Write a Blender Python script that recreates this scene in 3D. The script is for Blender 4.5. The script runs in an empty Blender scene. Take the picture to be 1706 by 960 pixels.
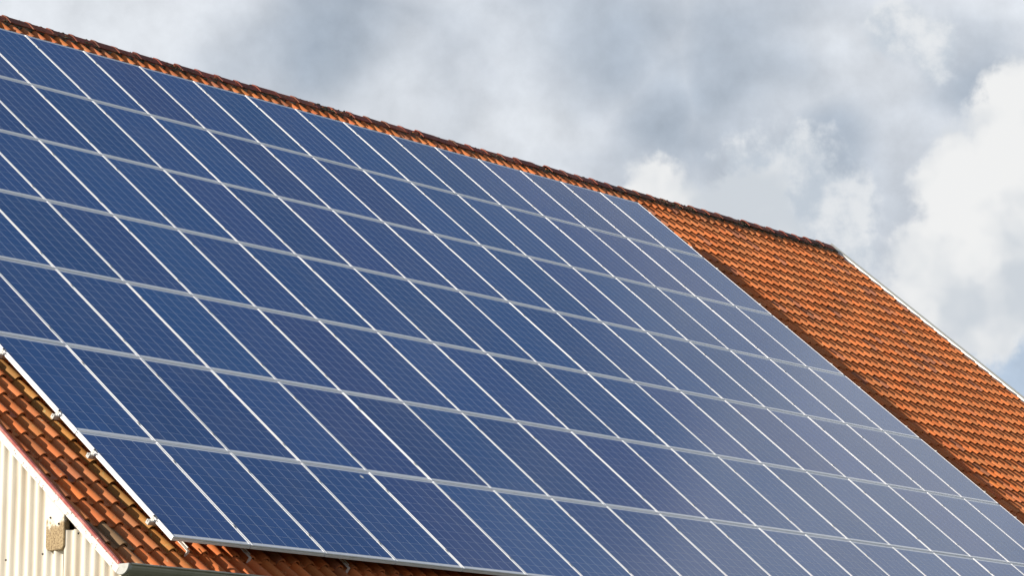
import bpy, bmesh, math, random
from mathutils import Matrix, Vector

# ------------------------------------------------------------------ camera, sky, sun
S = bpy.context.scene
COL = S.collection
TH = math.radians(39.5907)          # roof pitch
CT, ST = math.cos(TH), math.sin(TH)
Z0 = 4.26                           # height of the panel field's lower corner above the ground


def w3(p):
    """roof coordinates (along ridge, up the slope, off the slope) -> world"""
    x, y, z = p
    return Vector((x, y * CT - z * ST, y * ST + z * CT + Z0))


ROOF = Matrix.Translation((0, 0, Z0)) @ Matrix.Rotation(TH, 4, 'X')

cam = bpy.data.cameras.new('camera')
co = bpy.data.objects.new('camera', cam)
COL.objects.link(co)
cam.sensor_width = 36.0
cam.lens = 36.0 * 4968.85 / 1706.0
cam.clip_start, cam.clip_end = 0.5, 5000
right = Vector((0.63116585, -0.5976286, 0.49443881))
down = Vector((0.1421905, -0.53750117, -0.83118852))
fwd = Vector((0.76250347, 0.59492231, -0.25427527))
R3 = Matrix.Rotation(TH, 3, 'X')
rw, dw, fw = R3 @ right, R3 @ down, R3 @ fwd
m = Matrix((rw, -dw, -fw)).transposed().to_4x4()
m.translation = w3((-18.52601721, -16.28962956, 10.0151504))
co.matrix_world = m
S.camera = co
CAMP = m.translation.copy()

SUN_DIR = (R3 @ Vector((-1.02, 0.95, 0.152))).normalized()      # towards the sun
SUN_EL = math.asin(SUN_DIR.z)

W = bpy.data.worlds.new('World')
S.world = W
W.use_nodes = True
W.cycles.sampling_method = 'MANUAL'
W.cycles.sample_map_resolution = 512
NT = W.node_tree
NT.nodes.clear()


class NB:
    """small helper for building node trees"""
    def __init__(self, nt):
        self.nt = nt

    def n(self, kind, **kw):
        nd = self.nt.nodes.new(kind)
        for k, v in kw.items():
            setattr(nd, k, v)
        return nd

    def put(self, sock, v):
        if hasattr(v, 'is_linked') or isinstance(v, bpy.types.NodeSocket):
            self.nt.links.new(v, sock)
        else:
            sock.default_value = v

    def math(self, op, a, b=0.0, c=0.0, clamp=False):
        nd = self.n('ShaderNodeMath', operation=op, use_clamp=clamp)
        self.put(nd.inputs[0], a)
        self.put(nd.inputs[1], b)
        self.put(nd.inputs[2], c)
        return nd.outputs[0]

    def vec(self, op, a, b=(0, 0, 0), s=1.0):
        nd = self.n('ShaderNodeVectorMath', operation=op)
        self.put(nd.inputs[0], a)
        self.put(nd.inputs[1], b)
        if op == 'SCALE':
            self.put(nd.inputs['Scale'], s)
        return nd.outputs['Value'] if op in ('DISTANCE', 'DOT_PRODUCT', 'LENGTH') else nd.outputs['Vector']

    def noise(self, v, scale, detail=4, rough=0.5, dist=0.0, color=False):
        nd = self.n('ShaderNodeTexNoise')
        self.put(nd.inputs['Vector'], v)
        nd.inputs['Scale'].default_value = scale
        nd.inputs['Detail'].default_value = detail
        nd.inputs['Roughness'].default_value = rough
        nd.inputs['Distortion'].default_value = dist
        return nd.outputs['Color'] if color else nd.outputs[0]

    def ramp(self, v, lo, hi, a=0.0, b=1.0, smooth=True):
        nd = self.n('ShaderNodeMapRange')
        nd.interpolation_type = 'SMOOTHSTEP' if smooth else 'LINEAR'
        self.put(nd.inputs[0], v)
        self.put(nd.inputs[1], lo)
        self.put(nd.inputs[2], hi)
        self.put(nd.inputs[3], a)
        self.put(nd.inputs[4], b)
        return nd.outputs[0]

    def mix(self, f, a, b, blend='MIX'):
        nd = self.n('ShaderNodeMix', data_type='RGBA', blend_type=blend)
        self.put(nd.inputs[0], f)
        self.put(nd.inputs[6], a if not isinstance(a, tuple) else tuple(a) + (1.0,) * (4 - len(a)))
        self.put(nd.inputs[7], b if not isinstance(b, tuple) else tuple(b) + (1.0,) * (4 - len(b)))
        return nd.outputs[2]


def azel(az, el):
    az, el = math.radians(az), math.radians(el)
    return (math.cos(el) * math.cos(az), math.cos(el) * math.sin(az), math.sin(el))


b = NB(NT)
tc = b.n('ShaderNodeTexCoord')
D = b.vec('NORMALIZE', tc.outputs['Generated'])
sep = b.n('ShaderNodeSeparateXYZ')
NT.links.new(D, sep.inputs[0])
DZ = sep.outputs[2]
sky = b.n('ShaderNodeTexSky', sky_type='NISHITA', sun_disc=False)
sky.sun_elevation = SUN_EL
sky.sun_rotation = math.atan2(SUN_DIR.x, SUN_DIR.y)
sky.air_density, sky.dust_density, sky.ozone_density = 1.0, 0.6, 2.0
# veil of grey-white cloud, denser towards the horizon
flat = b.vec('MULTIPLY', D, (1.0, 1.0, 2.2))
veil_n = b.noise(flat, 3.1, 5, 0.58, 0.4)
veil_c = b.ramp(DZ, 0.25, 0.75, 1.0, 0.30)
veil = b.ramp(b.math('ADD', veil_n, b.math('MULTIPLY', b.math('SUBTRACT', veil_c, 0.5), 0.75)), 0.40, 0.64)
tone = b.ramp(b.noise(b.vec('ADD', flat, (3.7, 1.2, 5.1)), 6.5, 4, 0.5, 0.5), 0.28, 0.66)
veil_col = b.mix(tone, (3.35, 3.85, 4.55), (6.9, 7.25, 7.75))
base = b.mix(veil, b.vec('SCALE', sky.outputs[0], s=1.0), veil_col)
# soft brighter and greyer swaths (azimuth, elevation, radius in degrees)
def blob_field(items, wd, sharp=0.12):
    cur = None
    for az, el, r in items:
        d = b.vec('DISTANCE', wd, azel(az, el))
        f = b.math('MULTIPLY_ADD', d, -1.0 / math.radians(r), 1.0)
        cur = f if cur is None else b.math('MAXIMUM', cur, f)
    return cur


def P(u, v, r):
    """position noted on the sky as azimuth / elevation / radius (degrees)"""
    return (39.14 - (u - 853) * 0.01182, 10.55 - (v - 480) * 0.01148, r * 0.01153)


wv = b.noise(D, 11.0, 2, 0.5, color=True)
wd_soft = b.vec('ADD', D, b.vec('SCALE', b.vec('SUBTRACT', wv, (0.5, 0.5, 0.5)), s=0.10))
bright = b.ramp(blob_field([P(640, 190, 230), P(850, 230, 190), P(120, 60, 420), P(1480, 40, 190)], wd_soft, 0.2), 0.0, 0.8)
dark = b.ramp(blob_field([P(1130, 190, 170), P(1240, 240, 130), P(1440, 250, 120), P(1450, 340, 90), P(560, 40, 190),
                          P(1000, 40, 240), P(1280, 120, 190), P(1620, 110, 110)], wd_soft, 0.2), 0.0, 0.75)
base = b.mix(b.math('MULTIPLY', bright, 0.75), base, (6.7, 7.0, 7.4))
base = b.mix(b.math('MULTIPLY', dark, 0.62), base, (2.95, 3.6, 4.45))
low_blue = b.ramp(blob_field([P(1680, 660, 170), P(1560, 640, 90)], wd_soft, 0.2), 0.0, 0.5)
base = b.mix(b.math('MULTIPLY', low_blue, 0.85), base, (4.3, 5.3, 6.6))
# heaped clouds
wv2 = b.noise(D, 45.0, 3, 0.6, color=True)
wd = b.vec('ADD', D, b.vec('SCALE', b.vec('SUBTRACT', wv2, (0.5, 0.5, 0.5)), s=0.015))
wd = b.vec('ADD', wd, b.vec('SCALE', b.vec('SUBTRACT', wv, (0.5, 0.5, 0.5)), s=0.012))
fb = b.noise(D, 70.0, 5, 0.58, 0.0)
fbs = b.math('MULTIPLY', b.math('SUBTRACT', fb, 0.5), 1.15)
heap1 = blob_field([P(1700, 190, 100), P(1680, 300, 130), P(1600, 330, 115), P(1620, 430, 155), P(1550, 440, 105),
                    P(1710, 420, 160), P(1640, 510, 125), P(1540, 540, 120)], wd)
heap2 = blob_field([P(1320, 300, 105), P(1380, 350, 90), P(1265, 290, 75), P(1405, 430, 70), P(1340, 390, 100), P(1300, 380, 90), P(1500, 60, 70), P(1560, 90, 60)], wd)
heap3 = blob_field([P(1108, 340, 82), P(1165, 378, 65), P(1240, 346, 98), P(1205, 410, 80), P(1285, 405, 75)], wd)
glob = b.math('MULTIPLY', b.math('SUBTRACT', b.noise(D, 4.2, 3, 0.5), 0.60), 3.2)
glob = b.math('SUBTRACT', glob, b.ramp(DZ, 0.30, 0.70, 0.0, 1.2))
# heaps of the same kind all round the horizon (the ones in view are given singly above)
glob = b.math('SUBTRACT', glob, b.ramp(b.vec('DISTANCE', D, azel(38, 12)), 0.26, 0.40, 2.0, 0.0))
lift = b.math('MULTIPLY_ADD', b.math('SUBTRACT', fb, 0.5), 0.42, 1.0)
base = b.vec('MULTIPLY', base, b.vec('SCALE', (1.0, 1.0, 1.0), s=lift))
m2 = b.ramp(b.math('ADD', heap2, fbs), 0.0, 0.42)
c2 = b.mix(b.ramp(fb, 0.35, 0.68), (4.9, 5.45, 6.1), (7.1, 7.3, 7.5))
base = b.mix(b.math('MULTIPLY', m2, 0.9), base, c2)
h13 = b.math('SMOOTH_MAX', b.math('SMOOTH_MAX', heap1, heap3, 0.05), glob, 0.05)
m1 = b.ramp(b.math('ADD', h13, fbs), 0.02, 0.38)
shade = b.ramp(b.math('ADD', b.noise(wd, 26.0, 3, 0.5), b.math('MULTIPLY', h13, 0.12)), 0.44, 0.68)
c1 = b.mix(shade, (5.5, 5.9, 6.35), (7.8, 7.85, 7.85))
base = b.mix(m1, base, c1)
# the far side below the horizon is a dull ground tone
base = b.mix(b.ramp(DZ, -0.06, 0.0), (1.1, 1.1, 0.8), base)
bg = b.n('ShaderNodeBackground')
bg.inputs['Strength'].default_value = 0.073
NT.links.new(base, bg.inputs['Color'])
wo = b.n('ShaderNodeOutputWorld')
NT.links.new(bg.outputs[0], wo.inputs['Surface'])

sun = bpy.data.lights.new('sun', 'SUN')
sun.energy = 5.0
sun.angle = math.radians(0.5)
sun.color = (1.0, 0.90, 0.76)
so = bpy.data.objects.new('sun', sun)
COL.objects.link(so)
so.rotation_euler = SUN_DIR.to_track_quat('Z', 'Y').to_euler()
so.location = (-20, 20, 30)

S.view_settings.view_transform = 'Standard'
S.view_settings.look = 'None'
S.view_settings.exposure = 0.62
S.view_settings.gamma = 1.0
S.view_settings.use_curve_mapping = False
S.render.resolution_x, S.render.resolution_y = 1024, 577

rnd = random.Random(7)

# ------------------------------------------------------------------ materials


def mat(name):
    mt = bpy.data.materials.new(name)
    mt.use_nodes = True
    nt = mt.node_tree
    bs = nt.nodes['Principled BSDF']
    return mt, NB(nt), bs


def bump(nb, bs, h, strength=0.3, dist=0.01):
    bp = nb.n('ShaderNodeBump')
    bp.inputs['Strength'].default_value = strength
    bp.inputs['Distance'].default_value = dist
    nb.put(bp.inputs['Height'], h)
    nb.nt.links.new(bp.outputs[0], bs.inputs['Normal'])


def tile_material(name, c0, c1, c2, lichen, moss):
    mt, nb, bs = mat(name)
    geo = nb.n('ShaderNodeNewGeometry')
    oi = nb.n('ShaderNodeObjectInfo')
    pos = geo.outputs['Position']
    r = nb.math('FRACT', nb.math('ADD', nb.math('MULTIPLY', oi.outputs['Random'], 7.31), geo.outputs['Random Per Island']))
    r2 = nb.math('FRACT', nb.math('MULTIPLY', r, 17.7))
    col = nb.mix(nb.ramp(r, 0.0, 1.0, smooth=False), c0, c1)
    col = nb.mix(nb.ramp(r2, 0.84, 0.97), col, c2)
    n1 = nb.noise(pos, 9.0, 5, 0.6)
    col = nb.mix(nb.ramp(n1, 0.35, 0.75, 0.0, 0.45), col, c1)
    bri = nb.ramp(nb.math('FRACT', nb.math('MULTIPLY', r, 31.3)), 0, 1, 0.78, 1.14, False)
    col = nb.vec('SCALE', col, s=bri)
    n2 = nb.noise(pos, 60.0, 4, 0.65)
    col = nb.mix(nb.ramp(n2, 0.58, 0.80, 0.0, 0.5), col, (0.30, 0.17, 0.09))
    n3 = nb.noise(nb.vec('ADD', pos, (9, 4, 2)), 22.0, 6, 0.7)
    n4 = nb.noise(pos, 0.9, 2, 0.5)
    col = nb.mix(nb.math('MULTIPLY', nb.ramp(n3, 0.56, 0.72), nb.ramp(n4, 0.35, 0.7, 0.25, lichen)), col, (0.42, 0.38, 0.20))
    n5 = nb.noise(nb.vec('ADD', pos, (1, 7, 5)), 34.0, 5, 0.7)
    col = nb.mix(nb.math('MULTIPLY', nb.ramp(n5, 0.58, 0.74), moss), col, (0.05, 0.045, 0.03))
    oc = oi.outputs['Color']
    col = nb.mix(1.0, col, oc, 'MULTIPLY')
    nb.nt.links.new(col, bs.inputs['Base Color'])
    bs.inputs['Roughness'].default_value = 0.78
    bs.inputs['Specular IOR Level'].default_value = 0.3
    bump(nb, bs, nb.noise(pos, 140.0, 5, 0.65), 0.35, 0.004)
    return mt


M_TILE = tile_material('clay_tile', (0.53, 0.136, 0.032), (0.46, 0.155, 0.050), (0.30, 0.11, 0.060), 0.7, 0.5)
M_RIDGE = tile_material('ridge_clay', (0.27, 0.062, 0.036), (0.17, 0.052, 0.034), (0.11, 0.05, 0.035), 0.35, 0.9)


def simple(name, c, rough=0.6, metal=0.0, var=0.0, vs=20.0, dark=None, spec=0.5):
    mt, nb, bs = mat(name)
    geo = nb.n('ShaderNodeNewGeometry')
    if var:
        n = nb.noise(geo.outputs['Position'], vs, 6, 0.62)
        col = nb.mix(nb.ramp(n, 0.45, 0.75, 0.0, var), c, dark or tuple(k * 0.5 for k in c))
        nb.nt.links.new(col, bs.inputs['Base Color'])
        nb.nt.links.new(nb.ramp(n, 0.3, 0.7, rough * 0.85, min(1, rough * 1.15)), bs.inputs['Roughness'])
    else:
        bs.inputs['Base Color'].default_value = c + (1,)
        bs.inputs['Roughness'].default_value = rough
    bs.inputs['Metallic'].default_value = metal
    bs.inputs['Specular IOR Level'].default_value = spec
    return mt


M_MOSS = simple('dry_moss', (0.060, 0.050, 0.030), 1.0, 0, 0.8, 9.0, (0.13, 0.12, 0.10), 0.1)
M_FRAME = simple('anodised_frame', (0.86, 0.87, 0.89), 0.42, 0.15, 0.2, 6.0, (0.62, 0.63, 0.64))
M_ALU = simple('mill_aluminium', (0.50, 0.50, 0.49), 0.5, 0.4, 0.3, 30.0)
M_STEEL = simple('galvanised_strap', (0.72, 0.71, 0.68), 0.5, 0.35, 0.4, 30.0)
M_HOLE = simple('dark_bolt', (0.02, 0.02, 0.022), 0.6)
M_DECK = simple('dark_batten_timber', (0.06, 0.045, 0.035), 0.9, 0, 0.5, 8.0)
M_MORTAR = simple('mossy_mortar', (0.13, 0.11, 0.085), 0.95, 0, 0.9, 18.0, (0.035, 0.04, 0.02))
M_ZINC = simple('weathered_zinc', (0.34, 0.33, 0.27), 0.5, 0.35, 0.5, 7.0, (0.20, 0.20, 0.14))
M_CAP = simple('pale_zinc_cap', (0.42, 0.43, 0.42), 0.55, 0.2, 0.5, 25.0)
M_RENDER = simple('lime_render', (0.55, 0.50, 0.42), 0.9, 0, 0.4, 1.5)
M_GRASS = simple('meadow', (0.045, 0.060, 0.020), 1.0, 0, 0.6, 0.6, (0.06, 0.05, 0.02))
M_VERGE = simple('verge_trim_white', (0.80, 0.80, 0.77), 0.6, 0, 0.3, 9.0)
M_GREYTRIM = simple('verge_trim_grey', (0.16, 0.18, 0.19), 0.6, 0.0)
M_SPLAT = simple('dropping', (0.75, 0.74, 0.70), 0.8)


def board_material():
    mt, nb, bs = mat('flaking_white_paint')
    pos = nb.n('ShaderNodeNewGeometry').outputs['Position']
    col = nb.mix(nb.ramp(nb.noise(pos, 5.0, 4, 0.6), 0.4, 0.7, 0.0, 0.4), (0.74, 0.70, 0.65), (0.58, 0.52, 0.45))
    fl = nb.ramp(nb.noise(pos, 24.0, 6, 0.74), 0.575, 0.61)
    col = nb.mix(nb.math('MULTIPLY', fl, 0.92), col, (0.13, 0.10, 0.075))
    nb.nt.links.new(col, bs.inputs['Base Color'])
    bs.inputs['Roughness'].default_value = 0.75
    bump(nb, bs, nb.noise(pos, 46.0, 6, 0.72), 0.4, 0.004)
    return mt


def red_material():
    mt, nb, bs = mat('worn_red_paint')
    pos = nb.n('ShaderNodeNewGeometry').outputs['Position']
    col = nb.mix(nb.ramp(nb.noise(pos, 12.0, 5, 0.65), 0.4, 0.7), (0.34, 0.075, 0.065), (0.45, 0.20, 0.17))
    fl = nb.ramp(nb.noise(pos, 30.0, 6, 0.7), 0.60, 0.66)
    col = nb.mix(nb.math('MULTIPLY', fl, 0.8), col, (0.70, 0.62, 0.52))
    nb.nt.links.new(col, bs.inputs['Base Color'])
    bs.inputs['Roughness'].default_value = 0.8
    return mt


def sheet_material():
    mt, nb, bs = mat('cream_corrugated_sheet')
    pos = nb.n('ShaderNodeNewGeometry').outputs['Position']
    st = nb.noise(nb.vec('MULTIPLY', pos, (9.0, 9.0, 0.7)), 1.0, 5, 0.6)
    col = nb.mix(nb.ramp(st, 0.38, 0.72, 0.0, 0.8), (0.72, 0.68, 0.60), (0.56, 0.46, 0.34))
    sp = nb.ramp(nb.noise(pos, 70.0, 4, 0.7), 0.66, 0.72)
    col = nb.mix(nb.math('MULTIPLY', sp, 0.4), col, (0.35, 0.26, 0.17))
    nb.nt.links.new(col, bs.inputs['Base Color'])
    bs.inputs['Roughness'].default_value = 0.7
    return mt


def stub_material():
    mt, nb, bs = mat('bare_weathered_wood')
    pos = nb.n('ShaderNodeNewGeometry').outputs['Position']
    sp = nb.n('ShaderNodeSeparateXYZ')
    nb.nt.links.new(pos, sp.inputs[0])
    hgt = nb.math('ADD', sp.outputs[2], nb.math('MULTIPLY', nb.math('SUBTRACT', nb.noise(pos, 13, 5, 0.65), 0.5), 0.34))
    up = nb.ramp(hgt, Z0 + 0.08, Z0 + 0.15)
    wood = nb.mix(nb.ramp(nb.noise(pos, 60, 5, 0.7), 0.4, 0.65), (0.40, 0.30, 0.17), (0.17, 0.115, 0.06))
    col = nb.mix(up, wood, (0.78, 0.71, 0.60))
    nb.nt.links.new(col, bs.inputs['Base Color'])
    bs.inputs['Roughness'].default_value = 0.9
    bump(nb, bs, nb.noise(pos, 90, 5, 0.7), 0.6, 0.006)
    return mt


M_BOARD, M_RED, M_SHEET, M_STUB = board_material(), red_material(), sheet_material(), stub_material()


def glassy(bs, rough, spec):
    bs.inputs['Roughness'].default_value = rough
    bs.inputs['IOR'].default_value = 1.45
    bs.inputs['Specular IOR Level'].default_value = spec


def cell_material():
    mt, nb, bs = mat('polycrystalline_cell')
    oi = nb.n('ShaderNodeObjectInfo')
    uv = nb.n('ShaderNodeUVMap')
    uv.uv_map = 'cell'
    geo = nb.n('ShaderNodeNewGeometry')
    vor = nb.n('ShaderNodeTexVoronoi')
    nb.put(vor.inputs['Vector'], geo.outputs['Position'])
    vor.inputs['Scale'].default_value = 55.0
    tone = nb.mix(nb.ramp(nb.math('FRACT', nb.math('MULTIPLY', vor.outputs['Distance'], 3.0)), 0, 1, 0, 0.5), (0.034, 0.092, 0.262), (0.048, 0.122, 0.325))
    tone = nb.mix(nb.math('MULTIPLY', geo.outputs['Random Per Island'], 0.35), tone, (0.044, 0.096, 0.262))
    tone = nb.mix(1.0, tone, oi.outputs['Color'], 'MULTIPLY')
    su = nb.n('ShaderNodeSeparateXYZ')
    nb.nt.links.new(uv.outputs[0], su.inputs[0])
    # two bus bars per cell, printed on the wafer
    bu = nb.math('ABSOLUTE', nb.math('SUBTRACT', nb.math('FRACT', nb.math('MULTIPLY', su.outputs[0], 2.0)), 0.5))
    bar = nb.math('LESS_THAN', bu, 0.010)
    tone = nb.mix(nb.math('MULTIPLY', bar, 0.22), tone, (0.42, 0.44, 0.48))
    # film of dust
    d = nb.noise(geo.outputs['Position'], 1.3, 5, 0.6)
    tone = nb.mix(nb.ramp(d, 0.4, 0.75, 0.01, 0.06), tone, (0.40, 0.38, 0.36))
    stk = nb.noise(nb.vec('MULTIPLY', geo.outputs['Position'], (11.0, 0.9, 0.9)), 1.0, 4, 0.6)
    tone = nb.mix(nb.ramp(stk, 0.5, 0.8, 0.0, 0.07), tone, (0.42, 0.40, 0.37))
    nb.nt.links.new(tone, bs.inputs['Base Color'])
    glassy(bs, 0.11, 0.55)
    return mt


def sheet_back():
    mt, nb, bs = mat('white_backsheet_under_glass')
    bs.inputs['Base Color'].default_value = (0.78, 0.80, 0.83, 1)
    glassy(bs, 0.10, 0.5)
    return mt


M_CELL, M_BACK = cell_material(), sheet_back()

# ------------------------------------------------------------------ mesh helpers


def mesh_from(name, verts, faces, mtl=None, smooth=False):
    me = bpy.data.meshes.new(name)
    me.from_pydata(verts, [], faces)
    me.update()
    if mtl:
        me.materials.append(mtl)
    if smooth:
        me.polygons.foreach_set('use_smooth', [True] * len(me.polygons))
    return me


def add(name, me, parent=None, mw=None, loc=None):
    o = bpy.data.objects.new(name, me)
    COL.objects.link(o)
    if parent:
        o.parent = parent
    if mw is not None:
        o.matrix_basis = mw
    if loc is not None:
        o.location = loc
    return o


def tag(o, label=None, cat=None, group=None, kind=None):
    if label:
        o['label'] = label
    if cat:
        o['category'] = cat
    if group:
        o['group'] = group
    if kind:
        o['kind'] = kind
    return o


def box(x0, x1, y0, y1, z0, z1, off=0):
    v = [(x0, y0, z0), (x1, y0, z0), (x1, y1, z0), (x0, y1, z0), (x0, y0, z1), (x1, y0, z1), (x1, y1, z1), (x0, y1, z1)]
    f = [(3, 2, 1, 0), (4, 5, 6, 7), (0, 1, 5, 4), (1, 2, 6, 5), (2, 3, 7, 6), (3, 0, 4, 7)]
    return v, [tuple(i + off for i in q) for q in f]


def boxes(lst):
    V, F = [], []
    for a in lst:
        v, f = box(*a, off=len(V))
        V += v
        F += f
    return V, F


def bevel(me, width, seg=1):
    bm = bmesh.new()
    bm.from_mesh(me)
    bmesh.ops.bevel(bm, geom=bm.edges[:], offset=width, segments=seg, affect='EDGES', profile=0.6)
    bm.to_mesh(me)
    bm.free()
    return me


def extrude_profile(pts, a0, a1, axis='x', closed=True, caps=True, n=1):
    """pts are (p, q) pairs; extruded along axis"""
    V, F = [], []
    k = len(pts)
    for i in range(n + 1):
        a = a0 + (a1 - a0) * i / n
        for p, q in pts:
            V.append((a, p, q) if axis == 'x' else (p, a, q) if axis == 'y' else (p, q, a))
    for i in range(n):
        for j in range(k if closed else k - 1):
            j2 = (j + 1) % k
            F.append((i * k + j, i * k + j2, (i + 1) * k + j2, (i + 1) * k + j))
    if caps and closed:
        F.append(tuple(range(k))[::-1])
        F.append(tuple(n * k + j for j in range(k)))
    return V, F


def fixn(me):
    bm = bmesh.new()
    bm.from_mesh(me)
    bmesh.ops.recalc_face_normals(bm, faces=bm.faces[:])
    bm.to_mesh(me)
    bm.free()
    return me


# ------------------------------------------------------------------ ground
gv = [(-3000, -3000, 0), (3000, -3000, 0), (3000, 3000, 0), (-3000, 3000, 0)]
ground = tag(add('ground', mesh_from('ground', gv, [(0, 1, 2, 3)], M_GRASS)), kind='structure')

# ------------------------------------------------------------------ barn
PITCH_X = 0.2001
X_L = -0.690
NCOL = 133
X_R = X_L + PITCH_X * NCOL
COURSE = 0.3454
Y_EAVE = -0.287
Y_RIDGE = 12.63
ZB = -0.210                      # pan level at a tile's lower edge
DECK = -0.268
RW = w3((0, Y_RIDGE, ZB))        # ridge position (y, z)
YC = RW.y                        # plan position of the ridge
barn_loc = Vector(((X_L + X_R) / 2, YC, 0))
barn = bpy.data.objects.new('barn', None)
COL.objects.link(barn)
barn.location = barn_loc
tag(barn, 'large barn with orange clay tiled roof, cream corrugated gable and zinc gutter', 'barn')
BI = Matrix.Translation(-barn_loc)

# roof boarding, both slopes (front slope in roof coordinates, rear mirrored about the ridge)
V, F = box(X_L + 0.055, X_R - 0.01, Y_EAVE + 0.06, Y_RIDGE - 0.01, DECK - 0.05, DECK)
roof = add('roof', mesh_from('roof', V, F, M_DECK), barn, BI @ ROOF)
rear = [(p.x, 2 * YC - p.y, p.z) for p in (w3(v) for v in box(X_L, X_R, Y_EAVE, Y_RIDGE - 0.012, DECK - 0.05, ZB + 0.03)[0])]
rear_roof = add('rear_roof', fixn(mesh_from('rear_roof', rear, F, M_TILE)), barn, BI)

# tile profile: roll first, then the pan
def tile_profile():
    pts = []
    rw_, rh = 0.100, 0.060
    for i in range(8):
        t = i / 7.0
        a = math.pi * t
        pts.append((rw_ * 0.5 * (1 - math.cos(a)), rh * (math.sin(a) ** 0.8)))
    pts[0] = (0.0, 0.002)
    pts[-1] = (rw_, 0.006)
    pts += [(0.130, -0.003), (0.168, -0.003), (PITCH_X + 0.004, 0.003)]
    return pts


TP = tile_profile()
TL, TT, TILT = 0.395, 0.015, 0.084


def tile_mesh(name, chip=None):
    k = len(TP)
    V, F = [], []
    for yy in (0.0, TL):
        for x, h in TP:
            V.append((x, yy, h - yy * TILT))
    for yy in (0.0, TL):
        for x, h in TP:
            V.append((x, yy, h - yy * TILT - TT))
    if chip:
        for i, d in chip.items():
            x, y, z = V[i]
            V[i] = (x, y + d, z - d * TILT)
            x, y, z = V[i + 2 * k]
            V[i + 2 * k] = (x, y + d, z - d * TILT)
    for j in range(k - 1):
        F.append((j, j + 1, k + j + 1, k + j))                       # top
        F.append((2 * k + j + 1, 2 * k + j, 3 * k + j, 3 * k + j + 1))   # underside
        F.append((2 * k + j, 2 * k + j + 1, j + 1, j))               # lower edge
    F.append((2 * k, 0, k, 3 * k))
    F.append((k - 1, 3 * k - 1, 4 * k - 1, 2 * k - 1))
    me = mesh_from(name, V, F, M_TILE, True)
    bm = bmesh.new()
    bm.from_mesh(me)
    for e in bm.edges:
        if len(e.link_faces) == 2 and e.calc_face_angle(0) > 0.9:
            e.smooth = False
    bm.to_mesh(me)
    bm.free()
    return me


T_ME = tile_mesh('roof_tile')
T_CHIP = [tile_mesh('roof_tile_chipped', {2: 0.02, 3: 0.05, 4: 0.035, 5: 0.01}), tile_mesh('roof_tile_chipped', {0: 0.03, 1: 0.06, 2: 0.025})]
T_V = [v.co.copy() for v in T_ME.vertices]
T_F = [tuple(p.vertices) for p in T_ME.polygons]


def seen(x, y):
    p = w3((x + 0.1, y + 0.15, -0.15)) - CAMP
    dz = p.dot(fw)
    u, v = 853 + 4968.85 * p.dot(rw) / dz, 480 + 4968.85 * p.dot(dw) / dz
    ok = -10 < u < 1716 and -10 < v < 985
    hidden = 0.28 < x < 18.85 and -0.02 < y < 11.62
    return ok and not hidden, dz


spots = []
NROW = 38
for k in range(NROW):
    y = Y_EAVE + COURSE * k
    for c in range(NCOL):
        x = X_L + PITCH_X * c
        ok, dz = seen(x, y)
        spots.append((0 if ok else 1, dz, x, y, k, c))
spots.sort()
VV, FF = [], []
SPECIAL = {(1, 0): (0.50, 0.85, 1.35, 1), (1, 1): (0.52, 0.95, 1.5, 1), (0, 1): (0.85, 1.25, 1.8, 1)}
for i, (hid, dz, x, y, k, c) in enumerate(spots):
    jx, jy, jz = rnd.gauss(0, 0.0016), rnd.gauss(0, 0.0035), rnd.gauss(0, 0.0012)
    rz, ry, rx = rnd.gauss(0, 0.005), rnd.gauss(0, 0.008), rnd.gauss(0, 0.002)
    if rnd.random() < 0.03:
        jy += rnd.uniform(-0.022, 0.012)
        ry += rnd.gauss(0, 0.012)
    ymax = Y_RIDGE - 0.03 - y
    mt4 = Matrix.Translation((x + jx, y + jy, ZB + jz)) @ Matrix.Rotation(rz, 4, 'Z') @ Matrix.Rotation(ry, 4, 'Y') @ Matrix.Rotation(rx, 4, 'X')
    if ymax < 0.36:
        mt4 = mt4 @ Matrix.Diagonal((1, max(0.15, ymax / TL), 1, 1))
    if i < 300:
        me = T_ME
        if (k, c) in ((0, 6), (0, 7)):
            me = T_CHIP[c - 6]
        o = add('roof_tile', me, roof, mt4)
        t = rnd.uniform(0.88, 1.06)
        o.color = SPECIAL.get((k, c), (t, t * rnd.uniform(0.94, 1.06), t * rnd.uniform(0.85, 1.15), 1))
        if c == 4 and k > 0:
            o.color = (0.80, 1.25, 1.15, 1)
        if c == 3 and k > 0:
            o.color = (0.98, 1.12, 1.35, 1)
    else:
        n0 = len(VV)
        VV += [tuple(mt4 @ v) for v in T_V]
        FF += [tuple(a + n0 for a in f) for f in T_F]
me = mesh_from('roof_tile_field', VV, FF, M_TILE, True)
bm = bmesh.new()
bm.from_mesh(me)
for e in bm.edges:
    if len(e.link_faces) == 2 and e.calc_face_angle(0) > 0.9:
        e.smooth = False
bm.to_mesh(me)
bm.free()
tf = tag(add('roof_tile_field', me, roof), kind='stuff')

# ridge: mortar bed and ridge tiles, in roof coordinates shifted to an upright frame at the ridge
RI = (BI @ ROOF).inverted() @ BI          # roof-local from world
def ridge_sag(x):
    u = (x - 12.5) / 13.3
    return -0.03 * (1 - u * u)


# half section of the ridge (distance down the slope from the apex, height off the roll crests)
CRZ = 0.060
def leg(d, h):
    """front leg of the ridge in roof coordinates"""
    return (Y_RIDGE - d, ZB + CRZ + h)


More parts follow.
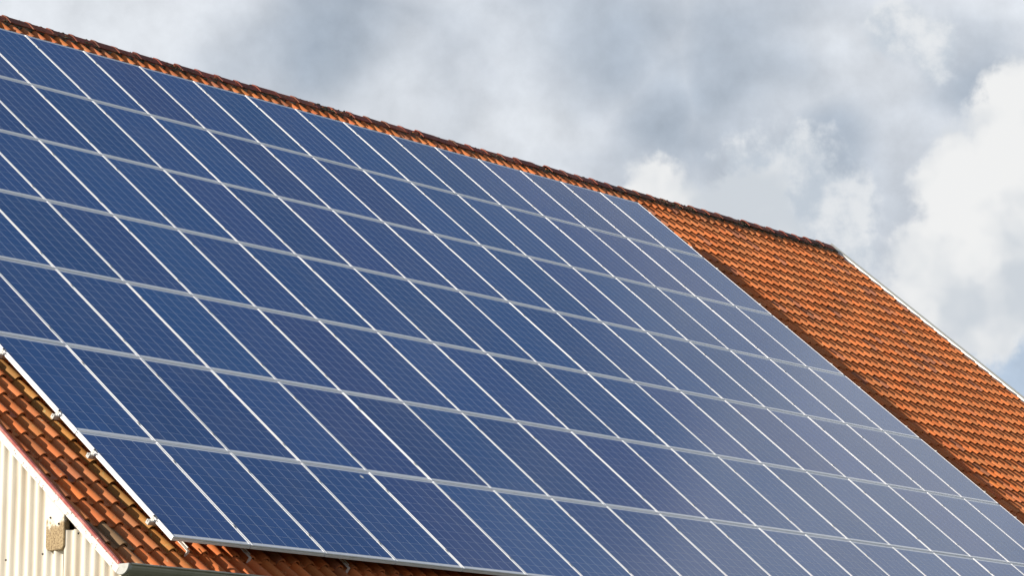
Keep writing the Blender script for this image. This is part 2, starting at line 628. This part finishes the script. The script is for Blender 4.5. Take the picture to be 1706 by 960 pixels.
bedV, bedF = [], []
NB_X = 420
prof = [leg(0.225, -0.078), leg(0.222, -0.045), leg(0.215, -0.012), leg(0.19, -0.003), leg(0.05, -0.003), leg(0.03, -0.09)]
for i in range(NB_X + 1):
    x = X_L + 0.03 + (X_R - X_L - 0.06) * i / NB_X
    for j, (p, q) in enumerate(prof):
        jj = (0.008, 0.012, 0.009, 0.003, 0, 0)[j]
        bedV.append((x, p + rnd.gauss(0, jj), q + rnd.gauss(0, jj * 0.6) + ridge_sag(x) * 0.6))
k = len(prof)
for i in range(NB_X):
    for j in range(k - 1):
        bedF.append((i * k + j, (i + 1) * k + j, (i + 1) * k + j + 1, i * k + j + 1))
mb = add('mortar_bed', fixn(mesh_from('mortar_bed', bedV, bedF, M_MORTAR)), roof)


def ridge_tile_mesh():
    """angular ridge tile with rounded top, lower lip collar; origin at the apex, upright"""
    V, F = [], []
    def section(grow, leglen):
        pts = []
        c, s_ = math.cos(TH), math.sin(TH)
        for d, h in ((leglen, 0.004 + grow), (leglen * 0.6, 0.010 + grow), (0.075, 0.012 + grow), (0.035, 0.004 + grow)):
            pts.append((-d * c - h * s_, -d * s_ + h * c))
        top = [(0.0, -0.006 + grow)]
        return pts + top + [(-p, q) for p, q in pts[::-1]]
    st = [(-0.012, 0.016, 0.212), (0.040, 0.016, 0.212), (0.052, 0.006, 0.203), (0.415, 0.0, 0.195)]
    n = 9
    for x, g, ll in st:
        for gg in (g, g - 0.013):
            for p, q in section(gg, ll):
                V.append((x, p, q))
    m_ = 2 * n
    for s in range(3):
        for i in range(n - 1):
            F.append((s * m_ + i, s * m_ + i + 1, (s + 1) * m_ + i + 1, (s + 1) * m_ + i))
            F.append((s * m_ + n + i + 1, s * m_ + n + i, (s + 1) * m_ + n + i, (s + 1) * m_ + n + i + 1))
        for i in (0, n - 1):
            F.append((s * m_ + i, (s + 1) * m_ + i, (s + 1) * m_ + n + i, s * m_ + n + i))
    for s in (0, 3):
        for i in range(n - 1):
            F.append((s * m_ + i, s * m_ + i + 1, s * m_ + n + i + 1, s * m_ + n + i))
    me = fixn(mesh_from('ridge_tile', V, F, M_RIDGE, True))
    bm = bmesh.new()
    bm.from_mesh(me)
    for e in bm.edges:
        if len(e.link_faces) == 2 and e.calc_face_angle(0) > 0.7:
            e.smooth = False
    bm.to_mesh(me)
    bm.free()
    return me


R_ME = ridge_tile_mesh()
APEX = w3((0, Y_RIDGE, ZB + CRZ))
NRT = 70
for i in range(NRT):
    x = X_L + 0.39 * i
    if x > X_R - 0.3:
        break
    mw = RI @ Matrix.Translation((x + rnd.gauss(0, 0.006), APEX.y + rnd.gauss(0, 0.005), APEX.z + 0.006 + ridge_sag(x + 0.2) + rnd.gauss(0, 0.004))) \
        @ Matrix.Rotation(rnd.gauss(0, 0.015), 4, 'X') @ Matrix.Rotation(rnd.gauss(0, 0.010), 4, 'Y') @ Matrix.Rotation(rnd.gauss(0, 0.012), 4, 'Z')
    o = add('ridge_tile', R_ME, roof, mw)
    t = rnd.uniform(0.8, 1.25)
    o.color = (t, t * rnd.uniform(0.85, 1.1), t, 1)

# moss cushions along the ridge and its mortar
ico = bmesh.new()
bmesh.ops.create_icosphere(ico, subdivisions=1, radius=1.0)
icV = [v.co.copy() for v in ico.verts]
icF = [tuple(v.index for v in f.verts) for f in ico.faces]
ico.free()
mV, mF = [], []
mrn = random.Random(5)
for i in range(5200):
    x = mrn.uniform(X_L + 0.02, X_R - 0.05)
    d = 0.205 + mrn.gauss(0, 0.022) if mrn.random() < 0.7 else mrn.uniform(0.04, 0.2)
    dens = math.sin(x * 1.7) + math.sin(x * 0.61 + 2) + math.sin(x * 4.1)
    if dens < mrn.uniform(-2.6, 1.4):
        continue
    y_, z_ = leg(d, (0.010 if d < 0.2 else -0.020) + ridge_sag(x))
    sx, sy, sz = mrn.uniform(0.010, 0.045), mrn.uniform(0.010, 0.028), mrn.uniform(0.006, 0.020)
    n0 = len(mV)
    for v in icV:
        j = mrn.uniform(0.75, 1.2)
        mV.append((x + v.x * sx * j, y_ + v.y * sy * j, z_ + v.z * sz * j))
    mF += [tuple(a_ + n0 for a_ in f) for f in icF]
tag(add('moss', mesh_from('moss', mV, mF, M_MOSS, True), roof), kind='stuff')

# gable cladding: corrugated sheets, each its own object, with a top cut to the roof line
XW = -0.682
SY, SZ = 0.060, 0.011              # the gable face stands a little back
RIB = 0.122


def roof_line(y, drop):
    yy = y if y <= YC else 2 * YC - y
    # underside line of the verge in world coordinates
    return Z0 + (yy + drop / ST * 0) * math.tan(TH) - drop / CT


def sheet_mesh(name, xw, y0, y1, top=None):
    n = max(2, int(round((y1 - y0) / RIB * 10)))
    V, F = [], []
    for i in range(n + 1):
        y = y0 + (y1 - y0) * i / n
        ph = 2 * math.pi * y / RIB
        s = math.sin(ph)
        x = xw - 0.022 * (abs(s) ** 0.75) * (1 if s > 0 else -1)
        zt = roof_line(y, 0.195)
        if top is not None:
            zt = min(zt, top)
        for dx in (0.0, 0.004):
            V.append((x + dx, y, 0.25))
            V.append((x + dx, y, zt))
    for i in range(n):
        a, c = i * 4, i * 4 + 4
        F += [(a, a + 1, c + 1, c), (a + 2, c + 2, c + 3, a + 3), (a + 1, a + 3, c + 3, c + 1), (a, c, c + 2, a + 2)]
    F += [(0, 2, 3, 1), (n * 4, n * 4 + 1, n * 4 + 3, n * 4 + 2)]
    me = fixn(mesh_from(name, V, F, M_SHEET, True))
    bm = bmesh.new()
    bm.from_mesh(me)
    for e in bm.edges:
        if len(e.link_faces) == 2 and e.calc_face_angle(0) > 0.9:
            e.smooth = False
    bm.to_mesh(me)
    bm.free()
    return me


def screw_mesh():
    V, F = [], []
    n = 8
    for r, x in ((0.011, 0.0), (0.010, -0.004), (0.006, -0.006), (0.005, -0.011)):
        for i in range(n):
            a = 2 * math.pi * i / n
            V.append((x, r * math.cos(a), r * math.sin(a)))
    for s in range(3):
        for i in range(n):
            F.append((s * n + i, s * n + (i + 1) % n, (s + 1) * n + (i + 1) % n, (s + 1) * n + i))
    F.append(tuple(3 * n + i for i in range(n)))
    return fixn(mesh_from('screw', V, F, M_HOLE))


SCREW = screw_mesh()
YS = [-0.14, 0.715] + [0.715 + 0.976 * i for i in range(1, 19)] + [2 * YC + 0.2]
sheets = []
for i in range(len(YS) - 1):
    top = Z0 + 0.045 if i == 0 else None
    sh = add('cladding_sheet', sheet_mesh('cladding_sheet', XW + (0.0 if i else 0.007), YS[i] - (0.0 if i == 0 else 0.06), YS[i + 1], top), barn, BI)
    sheets.append(sh)
# right-hand gable, plain walls round the barn
V, F = boxes([(X_L + 0.06, X_R - 0.2, 0.08, 0.20, 0, Z0 - 0.42), (X_L + 0.06, X_R - 0.2, 2 * YC - 0.2, 2 * YC - 0.08, 0, Z0 - 0.42)])
add('long_wall', mesh_from('long_wall', V[:8], F[:6], M_RENDER), barn, BI)
add('long_wall', mesh_from('long_wall', V[8:], [tuple(a - 8 for a in f) for f in F[6:]], M_RENDER), barn, BI)
gp = [(0.1, 0.0), (2 * YC - 0.1, 0.0), (2 * YC - 0.1, Z0 - 0.40), (YC, RW.z - 0.2), (0.1, Z0 - 0.40)]
V, F = extrude_profile(gp, X_R - 0.30, X_R - 0.18, 'x')
add('gable_wall', fixn(mesh_from('gable_wall', V, F, M_RENDER)), barn, BI)


def screw_at(parent, x, y, z):
    return add('screw', SCREW, parent, Matrix.Translation((x, y, z)))


screw_at(sheets[1], XW - 0.016, 1.345 + SY, Z0 - 0.174)
screw_at(sheets[1], XW - 0.016, 0.86 + SY, Z0 - 0.149)
screw_at(sheets[0], XW - 0.012, 0.41 + SY, Z0 + 0.006)

# barge board (front verge), with the red strip above it
V, F = box(-0.747, -0.712, Y_EAVE - 0.005, Y_RIDGE + 0.02, -0.247, -0.179)
me = bevel(mesh_from('barge_board', V, F, M_BOARD), 0.004)
add('barge_board', me, barn, BI @ ROOF)
V, F = box(-0.743, -0.709, Y_EAVE + 0.015, Y_RIDGE, -0.1785, -0.153)
me = bevel(mesh_from('verge_strip', V, F, M_RED), 0.004)
add('verge_strip', me, barn, BI @ ROOF)
# verge on the far side
V, F = box(X_R + 0.018, X_R + 0.040, Y_EAVE, Y_RIDGE + 0.02, -0.30, -0.160)
add('verge_board', mesh_from('verge_board', V, F, M_VERGE), barn, BI @ ROOF)
V, F = box(X_R + 0.060, X_R + 0.067, Y_EAVE, Y_RIDGE + 0.06, -0.30, -0.136)
add('verge_flashing', mesh_from('verge_flashing', V, F, M_GREYTRIM), barn, BI @ ROOF)

# purlin end under the verge
pts = []
y0, y1, z0, z1 = 0.640, 0.875, -0.128, 0.30
r = 0.045
for cx, cz, a0 in ((y0 + r, z0 + r, 180), (y1 - r, z0 + r, 270)):
    for i in range(5):
        a = math.radians(a0 + 90 * i / 4)
        pts.append((cx + r * math.cos(a), cz + r * math.sin(a)))
pts += [(y1, roof_line(y1, 0.265) - Z0), (y0, roof_line(y0, 0.265) - Z0)]
V, F = extrude_profile([(p, q + Z0) for p, q in pts], -0.714, -0.64, 'x')
pe = add('purlin_end', bevel(fixn(mesh_from('purlin_end', V, F, M_STUB)), 0.006), barn, BI)
screw_at(pe, -0.715, 0.815, Z0 + 0.165)
screw_at(pe, -0.715, 0.705, Z0 + 0.105)

# gutter: half-round with a rolled rim, end cap and strap hangers
GY, GZ, GR = -0.128, Z0 - 0.307, 0.092


def gutter_profile():
    out, inn = [], []
    for i in range(13):
        a = math.pi * (1 + i / 12.0)
        out.append((GY + GR * math.cos(a), GZ + GR * math.sin(a)))
        inn.append((GY + (GR - 0.004) * math.cos(a), GZ + (GR - 0.004) * math.sin(a)))
    rim = []
    for i in range(7):
        a = math.radians(0 + 300 * i / 6)
        rim.append((GY - GR - 0.008 + 0.010 * math.cos(a), GZ + 0.004 + 0.010 * math.sin(a)))
    return rim[::-1] + out + inn[::-1]


gx = [-0.722, -0.38, 3.0, 6.0, 9.0, 12.0, 15.0, 18.0, 21.0, 24.0, X_R + 0.02]
gut = bpy.data.objects.new('gutter', None)
COL.objects.link(gut)
gut.parent = barn
gut.matrix_basis = BI
for i in range(len(gx) - 1):
    V, F = extrude_profile(gutter_profile(), gx[i] + 0.001, gx[i + 1] - 0.002, 'x', caps=False)
    add('gutter_length', fixn(mesh_from('gutter_length', V, F, M_ZINC, False)), gut)
cap = [(GY + (GR + 0.006) * math.cos(math.pi * (1 + i / 12)), GZ + 0.010 + (GR + 0.006) * math.sin(math.pi * (1 + i / 12))) for i in range(13)]
for xa, xb in ((-0.745, -0.695), (X_R + 0.0, X_R + 0.04)):
    V, F = extrude_profile(cap, xa, xb, 'x')
    add('end_cap', bevel(fixn(mesh_from('end_cap', V, F, M_CAP)), 0.004), gut)
for i in range(34):
    x = 0.395 + 0.773 * i
    V, F = box(x - 0.011, x + 0.011, -0.300, -0.035, ZB + 0.012, ZB + 0.022)
    V = [(a, y_, z_ + 0.013 * (y_ < -0.2)) for a, y_, z_ in V]
    o = add('strap', mesh_from('strap', V, F, M_STEEL), gut, ROOF)
    if i > 12:
        break

# ------------------------------------------------------------------ solar panels
PX, PY = 1.0, 1.66996776
NX, NY = 19, 7
PWID, PHGT = 0.989, 1.657
FD, LIP = 0.044, 0.0150


def frame_mesh():
    rings = [(0.0, -FD), (0.0, -0.023), (0.012, -0.0225), (0.012, -0.0115), (0.0, -0.011), (0.0, -0.006), (0.0022, -0.0018), (0.007, 0.0), (LIP, 0.0), (LIP, -0.006), (0.024, -0.010), (0.024, -FD)]
    V, F = [], []
    for ins, z in rings:
        iy = ins if ins < 0.0149 or ins > 0.0151 else 0.0115
        V += [(ins, iy, z), (PWID - ins, iy, z), (PWID - ins, PHGT - iy, z), (ins, PHGT - iy, z)]
    n = len(rings)
    for i in range(n):
        i2 = (i + 1) % n
        for j in range(4):
            F.append((i * 4 + j, i * 4 + (j + 1) % 4, i2 * 4 + (j + 1) % 4, i2 * 4 + j))
    return fixn(mesh_from('frame', V, F, M_FRAME))


CS, CG, CGY = 0.1540, 0.0054, 0.0030
CX0 = (PWID - (6 * CS + 5 * CG)) / 2
CY0 = (PHGT - (10 * CS + 9 * CGY)) / 2
ZG = -0.0030


def cell_geom(x, y, z0=ZG - 0.0003, z1=ZG + 0.0004):
    v = [(x, y, z1), (x + CS, y, z1), (x + CS, y + CS, z1), (x, y + CS, z1)]
    return v


def cell_mesh(cells, name):
    V, F = [], []
    for (x, y) in cells:
        n0 = len(V)
        bx = box(x, x + CS, y, y + CS, ZG - 0.0004, ZG + 0.0005, n0)
        V += bx[0]
        F += bx[1]
    me = mesh_from(name, V, F, M_CELL)
    uv = me.uv_layers.new(name='cell')
    co_ = [me.vertices[l.vertex_index].co for l in me.loops]
    idx = [l.vertex_index for l in me.loops]
    dat = []
    for li, vi in enumerate(idx):
        x0, y0 = cells[vi // 8]
        dat += [(co_[li].x - x0) / CS, (co_[li].y - y0) / CS]
    uv.data.foreach_set('uv', dat)
    return me


F_ME = frame_mesh()
V, F = box(0.008, PWID - 0.008, 0.008, PHGT - 0.008, ZG - 0.0055, ZG)
L_ME = mesh_from('glass_sheet', V, F, M_BACK)
allc = [(CX0 + i * (CS + CG), CY0 + j * (CS + CGY)) for j in range(10) for i in range(6)]
CELLS_ME = cell_mesh(allc, 'cell_grid')
CELL_ME = cell_mesh([(0.0, 0.0)], 'cell')

ORD = ['first', 'second', 'third', 'fourth', 'fifth', 'sixth', 'seventh', 'eighth', 'ninth', 'tenth', 'eleventh', 'twelfth',
       'thirteenth', 'fourteenth', 'fifteenth', 'sixteenth', 'seventeenth', 'eighteenth', 'nineteenth']
ROWN = ['bottom row', 'second row from the bottom', 'third row from the bottom', 'middle row', 'third row from the top',
        'second row from the top', 'top row']
single = {(0, 0), (1, 0), (2, 0), (0, 1), (1, 1)}
prn = random.Random(21)
for r in range(NY):
    for c in range(NX):
        root = bpy.data.objects.new('solar_panel', None)
        COL.objects.link(root)
        root.matrix_world = ROOF @ Matrix.Translation((c * PX + (PX - PWID) / 2, r * PY + (PY - PHGT) / 2, prn.gauss(0, 0.0006)))
        if r < 2:
            lab = 'blue solar panel, %s, %s from the left edge' % (ROWN[r], ORD[c])
        else:
            lab = 'blue solar panel, %s, %s from the right edge' % (ROWN[r], ORD[NX - 1 - c])
        tag(root, lab, 'solar panel', 'solar panels mounted on the barn roof')
        add('frame', F_ME, root)
        add('glass_sheet', L_ME, root)
        t = prn.random()
        br = prn.uniform(0.90, 1.12)
        tint = (br * (0.88 + 0.42 * t * t), br * (1.05 - 0.10 * t), br * (1.03 - 0.06 * t), 1)
        if (c, r) in single:
            for (x, y) in allc:
                o = add('cell', CELL_ME, root, loc=(x, y, 0))
                q = prn.uniform(0.95, 1.05)
                o.color = (tint[0] * q, tint[1] * q, tint[2] * q, 1)
        else:
            o = tag(add('cell_grid', CELLS_ME, root), kind='stuff')
            o.color = tint
        if (c, r) == (3, 0):
            V, F = [], []
            for i in range(10):
                a = 2 * math.pi * i / 10
                q = 0.020 * (1 + 0.35 * math.sin(3 * a + 1))
                V.append((q * math.cos(a), q * 1.3 * math.sin(a), 0.0))
            V.append((0.003, 0.004, 0.004))
            F = [(i, (i + 1) % 10, 10) for i in range(10)]
            add('bird_dropping', mesh_from('bird_dropping', V, F, M_SPLAT), root, loc=(0.80, 1.54, ZG + 0.0008))

# ------------------------------------------------------------------ mounting rails with clamps
RAILS = (0.30, 1.335)


def rail_mesh():
    prof = [(-0.020, -0.083), (0.020, -0.083), (0.020, -0.0435), (0.006, -0.0435), (0.006, -0.060), (-0.006, -0.060), (-0.006, -0.0435), (-0.020, -0.0435)]
    V, F = extrude_profile(prof, -0.055, 19.03, 'x')
    return fixn(mesh_from('rail', V, F, M_ALU))


RAIL_ME = rail_mesh()
mc = boxes([(-0.013, 0.013, -0.018, 0.018, 0.0006, 0.0026), (-0.005, 0.005, -0.005, 0.005, -0.045, 0.0050)])
MID_ME = mesh_from('mid_clamp', mc[0], mc[1], M_ALU)
ec = boxes([(-0.028, 0.010, -0.015, 0.015, 0.0008, 0.0040), (-0.028, -0.024, -0.015, 0.015, -0.043, 0.0008), (-0.020, -0.012, -0.005, 0.005, -0.045, 0.009),
            (-0.0595, -0.0555, -0.021, 0.021, -0.084, -0.076), (-0.0595, -0.024, -0.012, 0.012, -0.047, -0.042), (-0.0595, -0.0555, -0.021, -0.010, -0.084, -0.043), (-0.0595, -0.0555, 0.010, 0.021, -0.084, -0.043)])
END_ME = mesh_from('end_clamp', ec[0], ec[1], M_ALU)
for nm, me_ in (('end', END_ME), ('mid', MID_ME)):      # weld the bent strips of a clamp into one piece
    bm = bmesh.new()
    bm.from_mesh(me_)
    bmesh.ops.remove_doubles(bm, verts=bm.verts[:], dist=0.0004)
    bm.to_mesh(me_)
    bm.free()
bl = mesh_from('bolt', *boxes([(-0.026, -0.012, -0.007, 0.007, 0.0046, 0.0125)]), M_HOLE)
for r in range(NY):
    for q, ry in enumerate(RAILS):
        rl = add('mounting_rail', RAIL_ME, None, ROOF @ Matrix.Translation((0, r * PY + (PY - PHGT) / 2 + ry, 0)))
        tag(rl, 'aluminium rail under the %s half of panels, %s' % (('lower', 'upper')[q], ROWN[r]), 'rail', 'rails carrying the solar panels')
        for c in range(1, NX):
            add('mid_clamp', MID_ME, rl, loc=(c * PX, 0, 0))
        e = add('end_clamp', END_ME, rl, loc=(0.007, 0, 0))
        add('bolt', bl, e)
        add('end_clamp', END_ME, rl, Matrix.Translation((18.993, 0, 0)) @ Matrix.Rotation(math.pi, 4, 'Z'))

# roof hooks under the lowest rail
hookV, hookF = boxes([(-0.016, 0.016, 0.02, 0.21, -0.160, -0.153), (-0.016, 0.016, 0.205, 0.212, -0.1595, -0.084), (-0.016, 0.016, 0.014, 0.021, -0.215, -0.153),
                      (0.018, 0.030, 0.06, 0.28, -0.150, -0.142)])
HOOK = mesh_from('roof_hook', hookV, hookF, M_STEEL)
for i, x in enumerate((0.315, 1.11, 2.45)):
    h = add('roof_hook', HOOK, None, ROOF @ Matrix.Translation((x, 0.02, 0.0)))
    tag(h, ('steel roof hook in the sun below the lower left panel corner', 'steel roof hook under the edge between first and second bottom panels',
            'shaded steel roof hook under the third bottom panel')[i], 'roof hook', 'roof hooks under the lowest rail')
